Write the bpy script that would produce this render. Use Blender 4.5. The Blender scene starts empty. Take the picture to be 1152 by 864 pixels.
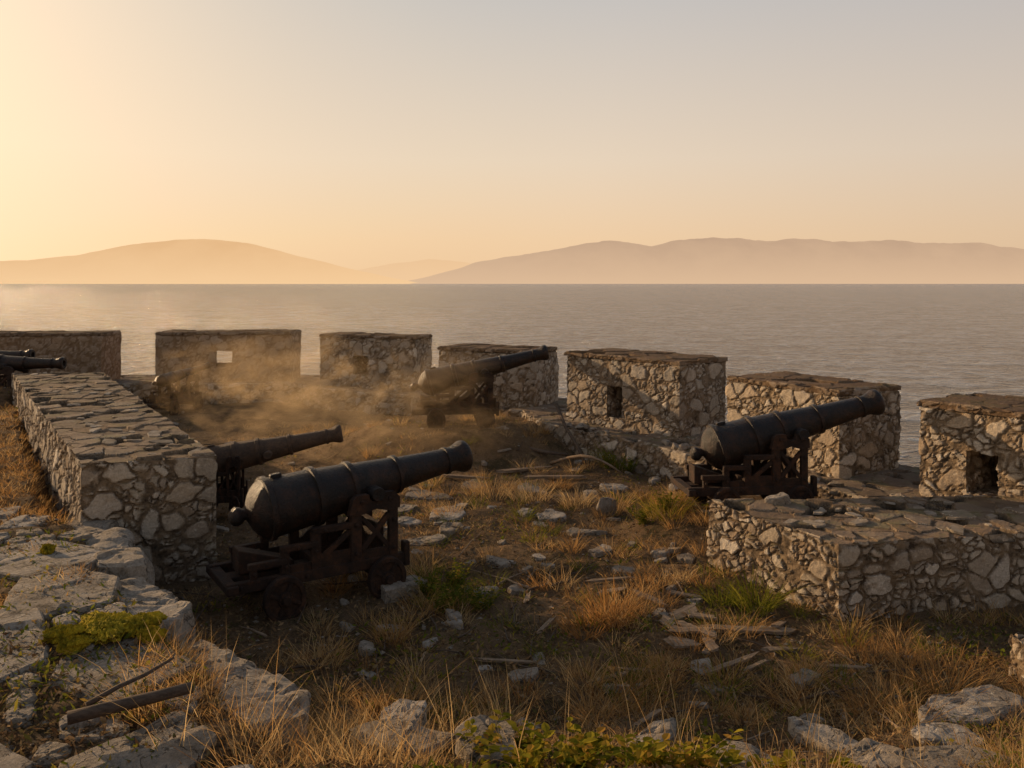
import bpy, bmesh, math, random
import numpy as np
from mathutils import Vector, Matrix, Euler
random.seed(7); rng=np.random.default_rng(7)
scene=bpy.context.scene
COL=scene.collection
# ------------------------------------------------------------------ numpy noise
def hsh(i,j,k,s=0):
    n=(i.astype(np.int64)*374761393+j.astype(np.int64)*668265263+k.astype(np.int64)*2147483647%4294967291+k.astype(np.int64)*1274126177+s*974634777)&0xffffffff
    n=((n^(n>>13))*1274126177)&0xffffffff
    n=((n^(n>>16))*2246822519)&0xffffffff
    n=n^(n>>15)
    return (n&0xffffff)/float(0xffffff)
def vnoise(P,s=0):
    P=np.asarray(P,float); I=np.floor(P).astype(np.int64); F=P-I; F=F*F*(3-2*F)
    r=0
    for a in (0,1):
        for b in (0,1):
            for c in (0,1):
                w=(F[:,0] if a else 1-F[:,0])*(F[:,1] if b else 1-F[:,1])*(F[:,2] if c else 1-F[:,2])
                r=r+w*hsh(I[:,0]+a,I[:,1]+b,I[:,2]+c,s)
    return r*2-1
def fbm(P,o=3,s=0):
    r=0;a=1;t=0
    for i in range(o):
        r=r+a*vnoise(np.asarray(P)*(2**i)+i*17.3,s+i); t+=a; a*=.5
    return r/t
def voro(P,s=0,jit=.95):
    I=np.floor(P).astype(np.int64); f1=np.full(len(P),9.); f2=np.full(len(P),9.); rid=np.zeros(len(P))
    for a in (-1,0,1):
        for b in (-1,0,1):
            for c in (-1,0,1):
                i,j,k=I[:,0]+a,I[:,1]+b,I[:,2]+c
                q=np.stack([i+.5+(hsh(i,j,k,s+1)-.5)*jit,j+.5+(hsh(i,j,k,s+2)-.5)*jit,k+.5+(hsh(i,j,k,s+3)-.5)*jit],1)
                d=np.sqrt(((P-q)**2).sum(1)); r=hsh(i,j,k,s+4)
                n=d<f1
                f2=np.where(n,f1,np.minimum(f2,d)); rid=np.where(n,r,rid); f1=np.where(n,d,f1)
    return f1,f2,rid
def sst(x,a,b):
    t=np.clip((x-a)/(b-a),0,1); return t*t*(3-2*t)
# ------------------------------------------------------------------ helpers
def new_obj(name,verts,faces,mat=None,smooth=False,attrs=None,parent=None):
    me=bpy.data.meshes.new(name)
    me.from_pydata([tuple(v) for v in np.asarray(verts).tolist()],[],faces if isinstance(faces,list) else faces.tolist())
    if attrs:
        for k,v in attrs.items():
            at=me.attributes.new(k,'FLOAT','POINT'); at.data.foreach_set('value',np.asarray(v,np.float32))
    if smooth: me.polygons.foreach_set('use_smooth',[True]*len(me.polygons))
    me.update()
    ob=bpy.data.objects.new(name,me); COL.objects.link(ob)
    if mat: me.materials.append(mat)
    if parent: ob.parent=parent
    return ob
def bm_obj(name,bm,mat=None,smooth=False,parent=None):
    me=bpy.data.meshes.new(name); bm.to_mesh(me); bm.free()
    if smooth: me.polygons.foreach_set('use_smooth',[True]*len(me.polygons))
    ob=bpy.data.objects.new(name,me); COL.objects.link(ob)
    if mat: me.materials.append(mat)
    if parent: ob.parent=parent
    return ob
def tag(ob,label=None,cat=None,group=None,kind=None):
    if label: ob["label"]=label
    if cat: ob["category"]=cat
    if group: ob["group"]=group
    if kind: ob["kind"]=kind
    return ob
class NT:
    def __init__(s,name):
        s.m=bpy.data.materials.new(name); s.m.use_nodes=True; s.t=s.m.node_tree; s.t.nodes.clear()
        s.out=s.n('ShaderNodeOutputMaterial')
    def n(s,ty,**kw):
        nd=s.t.nodes.new(ty)
        for k,v in kw.items(): setattr(nd,k,v)
        return nd
    def l(s,a,b): s.t.links.new(a,b)
    def coord(s,which='Object'): return s.n('ShaderNodeTexCoord').outputs[which]
    def noise(s,vec,scale,detail=5,rough=.6,dist=0):
        n=s.n('ShaderNodeTexNoise'); n.inputs['Scale'].default_value=scale; n.inputs['Detail'].default_value=detail
        n.inputs['Roughness'].default_value=rough; n.inputs['Distortion'].default_value=dist; s.l(vec,n.inputs['Vector']); return n.outputs['Fac']
    def ramp(s,fac,stops):
        r=s.n('ShaderNodeValToRGB'); e=r.color_ramp.elements
        while len(e)<len(stops): e.new(.5)
        for i,(p,c) in enumerate(stops): e[i].position=p
        for i,(p,c) in enumerate(stops): e[i].color=(c,c,c,1) if isinstance(c,(int,float)) else (*c,1)
        s.l(fac,r.inputs['Fac']); return r.outputs['Color']
    def mix(s,f,a,b,bt='MIX'):
        m=s.n('ShaderNodeMix',data_type='RGBA',blend_type=bt)
        for v,i in ((f,0),(a,6),(b,7)):
            if isinstance(v,(int,float)): m.inputs[i].default_value=v if i==0 else (v,v,v,1)
            elif isinstance(v,tuple): m.inputs[i].default_value=(*v,1)
            else: s.l(v,m.inputs[i])
        return m.outputs[2]
    def math(s,op,a,b=None,c=None):
        m=s.n('ShaderNodeMath',operation=op)
        for i,v in enumerate((a,b,c)):
            if v is None: continue
            if isinstance(v,(int,float)): m.inputs[i].default_value=v
            else: s.l(v,m.inputs[i])
        return m.outputs[0]
    def attr(s,name): return s.n('ShaderNodeAttribute',attribute_name=name).outputs['Fac']
    def bsdf(s,col,rough=.9,metal=0,bump=None,bs=.5,bd=.02,spec=None):
        b=s.n('ShaderNodeBsdfPrincipled')
        for v,k in ((col,'Base Color'),(rough,'Roughness'),(metal,'Metallic')):
            if isinstance(v,(int,float)): b.inputs[k].default_value=v
            elif isinstance(v,tuple): b.inputs[k].default_value=(*v,1)
            else: s.l(v,b.inputs[k])
        if spec is not None: b.inputs['Specular IOR Level'].default_value=spec
        if bump is not None:
            n=s.n('ShaderNodeBump'); n.inputs['Strength'].default_value=bs; n.inputs['Distance'].default_value=bd
            s.l(bump,n.inputs['Height']); s.l(n.outputs[0],b.inputs['Normal'])
        s.l(b.outputs[0],s.out.inputs[0]); return b
# ------------------------------------------------------------------ materials
def mat_masonry(name,tint=(1,1,1),topdark=.75,redness=0.0,brown=.5,mlo=(.05,.034,.023),mhi=(.20,.145,.09)):
    t=NT(name); P=t.coord('Object')
    rnd=t.attr('rnd'); edge=t.attr('edge'); pit=t.attr('pit')
    base=t.ramp(rnd,[(0,(.27,.205,.145)),(.2,(.44,.375,.295)),(.4,(.34,.29,.23)),(.58,(.53,.47,.385)),(.75,(.38,.285,.19)),(.9,(.62,.56,.475)),(1,(.30,.245,.19))])
    n1=t.noise(P,7,8,.7); n2=t.noise(P,45,6,.75); n3=t.noise(P,1.3,4,.6)
    c=t.mix(t.ramp(n1,[(.40,0.0),(.68,brown)]),base,(.21,.155,.10))
    c=t.mix(.75,c,t.ramp(n2,[(.3,.5),(.7,1.25)]),'MULTIPLY')
    c=t.mix(t.ramp(t.noise(P,4,9,.8),[(.57,0.0),(.68,.7)]),c,(.07,.054,.038))
    c=t.mix(t.ramp(t.noise(P,13,6,.6),[(.62,0.0),(.70,.6)]),c,(.58,.53,.44))
    er=t.math('ADD',edge,t.math('MULTIPLY',t.math('SUBTRACT',n2,.5),.24))
    mort=t.ramp(er,[(.05,1.0),(.17,0.0)])
    c=t.mix(mort,c,t.mix(t.ramp(n1,[(.36,0.0),(.58,1.0)]),mlo,mhi))
    geo=t.n('ShaderNodeNewGeometry'); sx=t.n('ShaderNodeSeparateXYZ'); t.l(geo.outputs['Normal'],sx.inputs[0])
    up=t.ramp(t.math('ADD',sx.outputs[2],t.math('MULTIPLY',t.math('SUBTRACT',n1,.5),1.3)),[(.6,0.0),(.9,topdark)])
    tc=t.mix(t.ramp(n3,[(.35,0.0),(.65,1.0)]),(.055,.035,.021),(.20,.13,.078))
    tc=t.mix(t.ramp(t.noise(P,2.6,7,.7),[(.5,0.0),(.62,.8)]),tc,(.085,.08,.02))
    c=t.mix(up,c,tc)
    c=t.mix(t.math('MULTIPLY',pit,.92),c,(.02,.014,.009))
    if redness: c=t.mix(redness,c,(.26,.155,.08))
    c=t.mix(1.0,c,tint,'MULTIPLY')
    h=t.math('ADD',t.math('MULTIPLY',n1,.6),t.math('MULTIPLY',n2,.5))
    t.bsdf(c,.92,0,h,1,.03,.2); return t.m
M_wall=mat_masonry('rubble_masonry',mlo=(.06,.042,.028),mhi=(.23,.165,.105))
M_wallred=mat_masonry('dusty_masonry',redness=.5)
M_cap=mat_masonry('capstone_masonry',redness=.25,topdark=.9,tint=(.75,.7,.65))
M_light=mat_masonry('pale_masonry',tint=(1.14,1.10,1.04),topdark=.75,brown=.3,mlo=(.045,.033,.023),mhi=(.21,.155,.10))
def mat_rock():
    t=NT('weathered_rock'); P=t.coord('Object')
    oi=t.n('ShaderNodeObjectInfo').outputs['Random']
    base=t.ramp(oi,[(0,(.40,.345,.28)),(.4,(.33,.275,.21)),(.7,(.50,.45,.385)),(1,(.36,.295,.22))])
    n1=t.noise(P,5,9,.72); n2=t.noise(P,38,6,.75)
    c=t.mix(t.ramp(n1,[(.38,0.0),(.62,.7)]),base,(.20,.15,.095))
    c=t.mix(.8,c,t.ramp(n2,[(.3,.5),(.7,1.25)]),'MULTIPLY')
    c=t.mix(t.ramp(t.noise(P,2.7,9,.8,.5),[(.54,0.0),(.61,.8)]),c,(.07,.052,.035))
    c=t.mix(t.ramp(t.noise(P,11,5,.6),[(.64,0.0),(.70,.6)]),c,(.54,.50,.41))
    v=t.n('ShaderNodeTexVoronoi',feature='DISTANCE_TO_EDGE'); v.inputs['Scale'].default_value=2.0
    wv=t.n('ShaderNodeVectorMath',operation='ADD'); t.l(P,wv.inputs[0])
    nn=t.n('ShaderNodeTexNoise'); nn.inputs['Scale'].default_value=5; nn.inputs['Detail'].default_value=5; t.l(P,nn.inputs['Vector']); sc=t.n('ShaderNodeVectorMath',operation='SCALE'); t.l(nn.outputs['Color'],sc.inputs[0]); sc.inputs['Scale'].default_value=.5; t.l(sc.outputs[0],wv.inputs[1]); t.l(wv.outputs[0],v.inputs['Vector'])
    crack=t.ramp(v.outputs['Distance'],[(.0,0.0),(.014,1.0)])
    c=t.mix(t.math('MULTIPLY',t.math('SUBTRACT',1.0,crack),.6),c,(.04,.03,.02))
    h=t.math('ADD',t.math('ADD',t.math('MULTIPLY',n1,1.2),t.math('MULTIPLY',n2,.5)),t.math('MULTIPLY',crack,.4))
    t.bsdf(c,.92,0,h,1,.04,.2); return t.m
M_rock=mat_rock()
def mat_ground():
    t=NT('dry_earth'); P=t.coord('Object')
    n1=t.noise(P,.9,8,.7,.4); n2=t.noise(P,9,8,.75); n3=t.noise(P,60,5,.8)
    c=t.ramp(n1,[(.3,(.06,.041,.025)),(.48,(.14,.09,.048)),(.62,(.25,.165,.09)),(.75,(.12,.085,.038))])
    c=t.mix(t.ramp(n2,[(.4,0.0),(.62,.8)]),c,(.22,.14,.075))
    c=t.mix(t.ramp(t.noise(P,2.1,7,.75),[(.53,0.0),(.63,.7)]),c,(.045,.04,.016))
    c=t.mix(.9,c,t.ramp(n3,[(.3,.35),(.7,1.5)]),'MULTIPLY')
    h=t.math('ADD',n2,t.math('MULTIPLY',n3,.6))
    t.bsdf(c,.97,0,h,1,.05,.1); return t.m
M_ground=mat_ground()
def mat_iron(name,a,b,rough=.5,metal=.5,rust=(.14,.06,.025),ra=.6,spec=.4,bd=.018):
    t=NT(name); P=t.coord('Object')
    n1=t.noise(P,4,8,.7); n2=t.noise(P,34,7,.75); n3=t.noise(P,110,4,.7)
    c=t.mix(t.ramp(n1,[(.35,0.0),(.65,1.0)]),a,b)
    c=t.mix(t.ramp(t.noise(P,7,9,.8),[(.47,0.0),(.66,ra)]),c,rust)
    c=t.mix(.7,c,t.ramp(n2,[(.3,.4),(.7,1.5)]),'MULTIPLY')
    r=t.ramp(n2,[(.3,rough-.1),(.7,rough+.28)])
    t.bsdf(c,r,metal,t.math('ADD',t.math('ADD',t.math('MULTIPLY',n1,.8),n2),t.math('MULTIPLY',n3,.3)),1,bd,spec); return t.m
M_iron=mat_iron('aged_black_iron',(.006,.005,.0045),(.018,.012,.009),.30,0,(.06,.026,.012),.8,.30,.016)
M_irondust=mat_iron('dusty_brown_iron',(.07,.043,.027),(.12,.075,.046),.6,0,(.17,.09,.045),.7,.3,.02)
M_carr=mat_iron('rusty_carriage_iron',(.018,.011,.008),(.042,.024,.015),.7,0,(.10,.042,.019),.75,.25)
def mat_wood(name,a,b):
    t=NT(name); P=t.coord('Object')
    mp=t.n('ShaderNodeMapping'); mp.inputs['Scale'].default_value=(1,14,14); t.l(P,mp.inputs[0])
    g=t.noise(mp.outputs[0],3,8,.7); c=t.mix(t.ramp(g,[(.3,0.0),(.7,1.0)]),a,b)
    t.bsdf(c,.85,0,g,.8,.01,.2); return t.m
M_wood=mat_wood('grey_plank',(.12,.085,.055),(.34,.245,.16))
M_twig=mat_wood('dead_branch',(.05,.035,.025),(.14,.10,.07))
def mat_leaf(name,stops,trans=.45):
    t=NT(name); r=t.attr('rnd')
    c=t.ramp(r,stops)
    d=t.n('ShaderNodeBsdfDiffuse'); tr=t.n('ShaderNodeBsdfTranslucent'); m=t.n('ShaderNodeMixShader')
    t.l(c,d.inputs[0]); t.l(c,tr.inputs[0]); m.inputs[0].default_value=trans
    t.l(d.outputs[0],m.inputs[1]); t.l(tr.outputs[0],m.inputs[2]); t.l(m.outputs[0],t.out.inputs[0]); return t.m
M_dry=mat_leaf('dry_grass',[(0,(.26,.115,.035)),(.4,(.46,.27,.10)),(.75,(.64,.47,.24)),(.9,(.18,.17,.04)),(1,(.13,.14,.03))],.55)
M_green=mat_leaf('green_weeds',[(0,(.07,.10,.015)),(.5,(.15,.16,.02)),(.8,(.28,.23,.035)),(1,(.38,.22,.06))],.5)
M_yel=mat_leaf('yellow_green_leaves',[(0,(.10,.12,.015)),(.35,(.22,.20,.02)),(.7,(.40,.32,.035)),(1,(.46,.25,.05))],.5)
M_litter=mat_leaf('dead_litter',[(0,(.06,.035,.02)),(.4,(.18,.105,.05)),(.7,(.34,.22,.11)),(1,(.08,.08,.02))],.25)
def mat_moss():
    t=NT('yellow_moss'); P=t.coord('Object'); n=t.noise(P,30,6,.7)
    t.bsdf(t.mix(t.ramp(t.noise(P,12,5,.6),[(.38,0.0),(.58,1.0)]),(.17,.14,.012),(.50,.36,.025)),1,0,n,1,.03,.1); return t.m
M_moss=mat_moss()
# ------------------------------------------------------------------ terrain height
wall_in=[(-30,23.2),(-16.5,23.2),(-10.4,23.2),(-5.5,23.2),(-5.0,22.4),(-2.2,20.95),(-1.7,19.85),(.45,18.7),(.95,17.1),(2.6,14.75),(3.1,13.6),(4.25,11.7),(4.95,10.8),(6.4,8.8),(9.0,5.0),(13,-2)]
def polydist(x,y,pts):
    """signed distance to polyline: positive on its left-hand side"""
    best=np.full(x.shape,1e9); sg=np.zeros(x.shape)
    for (ax,ay),(bx,by) in zip(pts[:-1],pts[1:]):
        dx,dy=bx-ax,by-ay; L=dx*dx+dy*dy
        t=np.clip(((x-ax)*dx+(y-ay)*dy)/L,0,1)
        d=np.hypot(x-ax-t*dx,y-ay-t*dy); cr=dx*(y-ay)-dy*(x-ax)
        n=d<best; best=np.where(n,d,best); sg=np.where(n,np.sign(cr),sg)
    return best*sg
edge_line=[(-10.6,18.6),(-4.9,9.5),(-4.1,8.75),(-3.35,7.45),(-2.5,6.5),(-1.75,5.65),(-1.3,4.9),(-.9,3.6),(-.5,0),(-.5,-8)]
def gz(x,y):
    x=np.atleast_1d(np.asarray(x,float)); y=np.atleast_1d(np.asarray(y,float))
    z=np.zeros(x.shape); P=np.stack([x,y,x*0],1)
    z+=.07*fbm(P*.6,3,5)+.035*fbm(P*2.3,3,9)
    bank=np.interp(y,[-3,1.5,3,4,5,5.8,6.6],[1.65,1.6,1.25,.88,.42,.12,0])
    z+=bank*(1+.15*vnoise(P*1.1,3))
    d=-polydist(x,y,edge_line)   # >0 on terrace (west) side
    ter=.74+.05*fbm(P*.8,2,11)+.25*sst(-x,6,12)*sst(-y,-18,-8)
    k=sst(d+.12*vnoise(P*2.2,31),-.12,.32)*(1-sst(y,18,20))
    z=np.where(k>0,np.maximum(z,z*(1-k)+np.maximum(ter,bank)*k),z)
    for cx,cy,r,h in ((3.2,11.2,1.7,.33),(-1.0,17.3,2.6,.42),(-12.5,20,3.6,.42),(-7.6,20.6,1.8,.15)):
        q=np.hypot((x-cx)/1.15,(y-cy)); z+=(h)*(1-sst(q,r*.5,r))
    o=polydist(x,y,wall_in)      # >0 outside
    z-=sst(o,.7,2.0)*15
    return z
def g1(x,y): return float(gz(x,y)[0])
ys=np.concatenate([np.linspace(-6,3.2,40)[:-1],3.2*np.exp(np.linspace(0,math.log(34/3.2),520))])
ss=np.linspace(-1.15,1.15,620)
YY,SS=np.meshgrid(ys,ss,indexing='ij')
XX=SS*np.maximum(YY,3.2)
X=XX.ravel();Y=YY.ravel()
Z=gz(X,Y); PP=np.stack([X,Y,Z*0],1)
inside=1-sst(polydist(X,Y,wall_in),.1,.6)
Z=Z+inside*(.022*fbm(PP*7,3,41)+.03*np.maximum(0,vnoise(PP*3.7,77))**1)
nr,nc=YY.shape
idx=np.arange(nr*nc).reshape(nr,nc)
F=np.stack([idx[:-1,:-1].ravel(),idx[:-1,1:].ravel(),idx[1:,1:].ravel(),idx[1:,:-1].ravel()],1)
g=new_obj('ground',np.stack([X,Y,Z],1),F,M_ground,True); tag(g,kind='structure')
# ------------------------------------------------------------------ masonry builder
def grid_patch(c00,c10,c11,c01,nu,nv,holes=()):
    u=np.linspace(0,1,nu+1)[:,None]; v=np.linspace(0,1,nv+1)[None,:]
    P=sum(np.asarray(c,float)[None,None,:]*w[:,:,None] for c,w in ((c00,(1-u)*(1-v)),(c10,u*(1-v)),(c11,u*v),(c01,(1-u)*v)))
    id=np.arange((nu+1)*(nv+1)).reshape(nu+1,nv+1)
    keep=np.ones((nu,nv),bool)
    for (i0,i1,j0,j1) in holes: keep[i0:i1,j0:j1]=False
    q=np.stack([id[:-1,:-1],id[1:,:-1],id[1:,1:],id[:-1,1:]],2)[keep]
    return P.reshape(-1,3),q
def finish_masonry(name,patches,mat,cell=.24,depth=.045,seed=0,parent=None,rough=.03,slab_top=False,pitlev=.2):
    V=[];Q=[];o=0
    for P,q in patches:
        V.append(P);Q.append(q+o);o+=len(P)
    V=np.concatenate(V);Q=np.concatenate(Q)
    key=np.round(V*2000).astype(np.int64)
    _,first,inv=np.unique(key,axis=0,return_index=True,return_inverse=True); inv=inv.ravel()
    V=V[first];Q=inv[Q]
    used=np.zeros(len(V),bool); used[Q.ravel()]=True; mp=np.cumsum(used)-1; V=V[used];Q=mp[Q]
    fn=np.cross(V[Q[:,2]]-V[Q[:,0]],V[Q[:,3]]-V[Q[:,1]])
    N=np.zeros_like(V)
    for i in range(4): np.add.at(N,Q[:,i],fn)
    N/=np.linalg.norm(N,axis=1)[:,None]+1e-9
    W=V+.085*np.stack([fbm(V*3.1,2,seed+50),fbm(V*3.1+9,2,seed+51),fbm(V*3.1+19,2,seed+52)],1)+.045*np.stack([fbm(V*9,2,seed+60),fbm(V*9+9,2,seed+61),fbm(V*9+19,2,seed+62)],1)
    S=W/(cell*1.2)*np.array([.85,.85,1.2])
    up=(N[:,2]>.8)
    f1,f2,r=voro(S,seed)
    g1_,g2_,r2=voro(S*2.3+5,seed+9)
    small=(r*7.3%1)<.52
    e=np.where(small,np.minimum(f2-f1,(g2_-g1_)*.75),f2-f1); rr=np.where(small,r2,r)
    pit=np.zeros(len(V)); missing=np.zeros(len(V))
    if slab_top:
        # flat broken slabs: one level per slab, some slabs missing altogether
        Wt=V+.03*np.stack([fbm(V*9,2,seed+60),fbm(V*9+9,2,seed+61),0*V[:,0]],1); Wt[:,2]=0
        St=Wt/(cell*1.5); a1,a2,ar=voro(St,seed+20)
        e=np.where(up,(a2-a1)*1.6+.02,e); rr=np.where(up,ar,rr)
        missing=np.where(up,((ar*11.7)%1<pitlev)*sst(a2-a1,.0,.07),0)
        pit=missing
    prof=sst(e,.02,.16)
    disp=(prof-1)*depth+(rr-.5)*depth*.7*sst(e,0,.12)+fbm(V*14,3,seed+3)*.013+ rough*fbm(V*1.7,2,seed+7)
    if slab_top: disp=np.where(up,(sst(e,.02,.08)-1)*.012+fbm(V*14,3,seed+3)*.005+fbm(V*40,2,seed+4)*.003+rough*.3*fbm(V*1.7,2,seed+7)+ (np.round(rr*3)/3-.6)*.03*sst(e,.02,.07)-.085*missing,disp)
    lip=np.clip((N[:,2]-.3)/.4,0,1)*(1-np.clip((N[:,2]-.9)/.1,0,1))
    disp=disp-lip*.025*(1+1.3*fbm(V*6,2,seed+5))
    V=V+N*disp[:,None]
    ob=new_obj(name,V,Q,mat,False,{'edge':e,'rnd':rr,'pit':pit},parent)
    return ob
def prism(name,fp,z0,zt,res,mat,holes={},cell=.24,depth=.045,seed=0,parent=None,rough=.03,slab_top=False,slit=None,pitlev=.2):
    """fp: 4 footprint corners counter-clockwise; zt: 4 top heights; holes: side-> (s0,s1,z0,z1,depth);
    slit: (s0,s1,z0,z1,shift_in_metres) oblique opening cut right through from side 0 to side 2"""
    fp=[np.array(p,float) for p in fp]
    if isinstance(zt,(int,float)): zt=[zt]*4
    L=[np.linalg.norm(fp[(i+1)%4]-fp[i]) for i in range(4)]
    na=max(2,int(max(L[0],L[2])/res)); nb=max(2,int(max(L[1],L[3])/res)); nv=max(2,int((max(zt)-z0)/res))
    ps=[]; keep={}
    for i in range(4):
        a,b=fp[i],fp[(i+1)%4]; n=na if i%2==0 else nb; H=[]; ztop=(zt[i]+zt[(i+1)%4])/2
        if i in holes:
            s0,s1,h0,h1,dp=holes[i]
            i0,i1=int(s0*n),int(s1*n); j0=max(int((h0-z0)/(ztop-z0)*nv),0); j1=int((h1-z0)/(ztop-z0)*nv)
            H=[(i0,i1,j0,j1)]
        if slit and i in (0,2):
            s0,s1,h0,h1,shm=slit; j0=int((h0-z0)/(ztop-z0)*nv); j1=int((h1-z0)/(ztop-z0)*nv); i0,i1=int(s0*n),int(s1*n)
            if i==2: k=int(round(shm/L[0]*n)); i0,i1=n-i1-k,n-i0-k
            H=[(i0,i1,j0,j1)]
        c=[(*a,z0),(*b,z0),(*b,zt[(i+1)%4]),(*a,zt[i])]
        P,q=grid_patch(*c,n,nv,H); ps.append((P,q)); G=P.reshape(n+1,nv+1,3)
        if H: keep[i]=(G,H[0])
        if i in holes:
            inw=np.array([-(b-a)[1],(b-a)[0],0.]); inw/=np.linalg.norm(inw)
            k=[G[i0,j0],G[i1,j0],G[i1,j1],G[i0,j1]]; nd=max(2,int(dp/res)); sh=inw*dp
            ww=i1-i0; hh=j1-j0; bk=[p+sh for p in k]
            for (p,q2,m) in ((0,1,ww),(1,2,hh),(2,3,ww),(3,0,hh)): ps.append(grid_patch(k[p],k[q2],bk[q2],bk[p],m,nd))
            ps.append(grid_patch(bk[0],bk[1],bk[2],bk[3],ww,hh))
    if slit:
        G,(i0,i1,j0,j1)=keep[0]; K,(a0,a1,b0,b1)=keep[2]; nd=20
        k=[G[i0,j0],G[i1,j0],G[i1,j1],G[i0,j1]]; bk=[K[a1,b0],K[a0,b0],K[a0,b1],K[a1,b1]]; ww=i1-i0; hh=j1-j0
        for (p,q2,m) in ((0,1,ww),(1,2,hh),(2,3,ww),(3,0,hh)): ps.append(grid_patch(k[p],k[q2],bk[q2],bk[p],m,nd))
    ps.append(grid_patch((*fp[0],zt[0]),(*fp[1],zt[1]),(*fp[2],zt[2]),(*fp[3],zt[3]),na,nb))
    return finish_masonry(name,ps,mat,cell,depth,seed,parent,rough,slab_top,pitlev)
# ------------------------------------------------------------------ parapet wall with merlons
pw=bpy.data.objects.new('parapet_wall',None); COL.objects.link(pw)
tag(pw,'old rubble stone parapet with square merlons above the sea','wall')
inner=[(-26,23.15),(-16.5,23.15),(-5.75,23.3),(-5.3,22.4),(-2.5,20.85),(-2.0,19.65),(.2,18.4),(.6,16.8),(2.4,14.5),(2.95,13.45),(4.1,11.6),(4.8,10.65),(6.2,8.6),(9.0,5.0),(12.,0)]
def outer_pts(pts,t):
    out=[]
    for i,p in enumerate(pts):
        a=Vector(pts[max(i-1,0)]); b=Vector(pts[min(i+1,len(pts)-1)]); d=(b-a).normalized(); out.append((p[0]-d.y*t,p[1]+d.x*t))
    return out
outer=outer_pts(inner,2.2); ps=[]
for i in range(len(inner)-1):
    a,b=inner[i],inner[i+1]; c,d=outer[i],outer[i+1]
    L=math.dist(a,b); res=.032 if i>3 else .05
    if i>=13 or i==0: res=.12
    n=max(2,int(L/res)); nv=26; nb=60
    ps.append(grid_patch((*a,-.3),(*b,-.3),(*b,.55),(*a,.55),n,nv))
    ps.append(grid_patch((*a,.55),(*b,.55),(*d,.55),(*c,.55),n,nb))
    ps.append(grid_patch((*c,.55),(*d,.55),(*d,-3.),(*c,-3.),n,20))
finish_masonry('wall_base',ps,M_wall,.22,.024,3,pw,.07,True,.15)
M=[ # front-left, front-right, thickness, top z, res, hole, material
 ((-16.8,23.4),(-11.27,23.4),1.2,1.90,.05,None,M_wallred),
 ((-9.86,23.6),(-6.13,23.6),1.2,1.92,.045,None,M_wallred),
 ((-5.12,22.75),(-2.45,21.75),.95,1.92,.04,(.36,.52,.90,1.38,.7),M_wall),
 ((-1.72,19.9),(.50,18.75),1.25,1.80,.035,None,M_wall),
 ((1.08,17.2),(2.95,15.05),1.4,1.90,.026,(.40,.53,.76,1.34,.9),M_wall),
 ((3.5,13.9),(4.60,12.0),1.35,1.77,.022,None,M_light),
 ((5.3,11.1),(6.7,8.95),1.45,1.76,.018,(.24,.39,.72,1.22,.9),M_light)]
for i,(fl,fr,th,zt,res,hole,mt) in enumerate(M):
    a=Vector(fl);b=Vector(fr);d=(b-a).normalized();n=Vector((-d.y,d.x))
    fp=[a,b,b+n*th,a+n*th]
    hs={0:hole} if hole else {}
    m=prism('merlon',fp,.45,zt-.06,res,mt,hs,.18 if i<2 else .2 if i<4 else .215,.012 if i<2 else .02,11+i*7,pw,.035,slit=(.46,.58,1.0,1.42,-.40) if i==1 else None)
    o=.018
    fc=[a-d*o-n*o,b+d*o-n*o,b+n*(th+o)+d*o,a+n*(th+o)-d*o]
    prism('coping',fc,zt-.065,zt+.015,min(res,.035),M_cap,{},.30,.02,90+i,m,.035,True,pitlev=.10)
# ------------------------------------------------------------------ other masonry
lw=prism('stone_wall',[(-4.63,9.15),(-3.28,9.5),(-8.9,18.6),(-10.8,18.4)],-.25,[1.36,1.38,1.36,1.36],.019,M_light,{},.215,.024,5,None,.05,True,pitlev=.24)
tag(lw,'long low rubble wall with broken slab top beside the guns','wall')
rb=prism('ruined_wall',[(3.2,8.36),(6.3,8.95),(6.1,10.25),(2.28,9.9)],-.2,[.74,.74,.76,.78],.014,M_light,{},.2,.024,8,None,.055,True,pitlev=.26)
tag(rb,'broken low rubble masonry block with cracked slab top','wall')
rs=prism('stone_pier',[(4.10,6.75),(4.6,6.8),(4.6,7.15),(4.12,7.1)],-.1,[.40,.38,.38,.40],.018,M_light,{},.18,.024,18,None,.03)
tag(rs,'small square stump of rubble masonry in the grass','wall')
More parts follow.
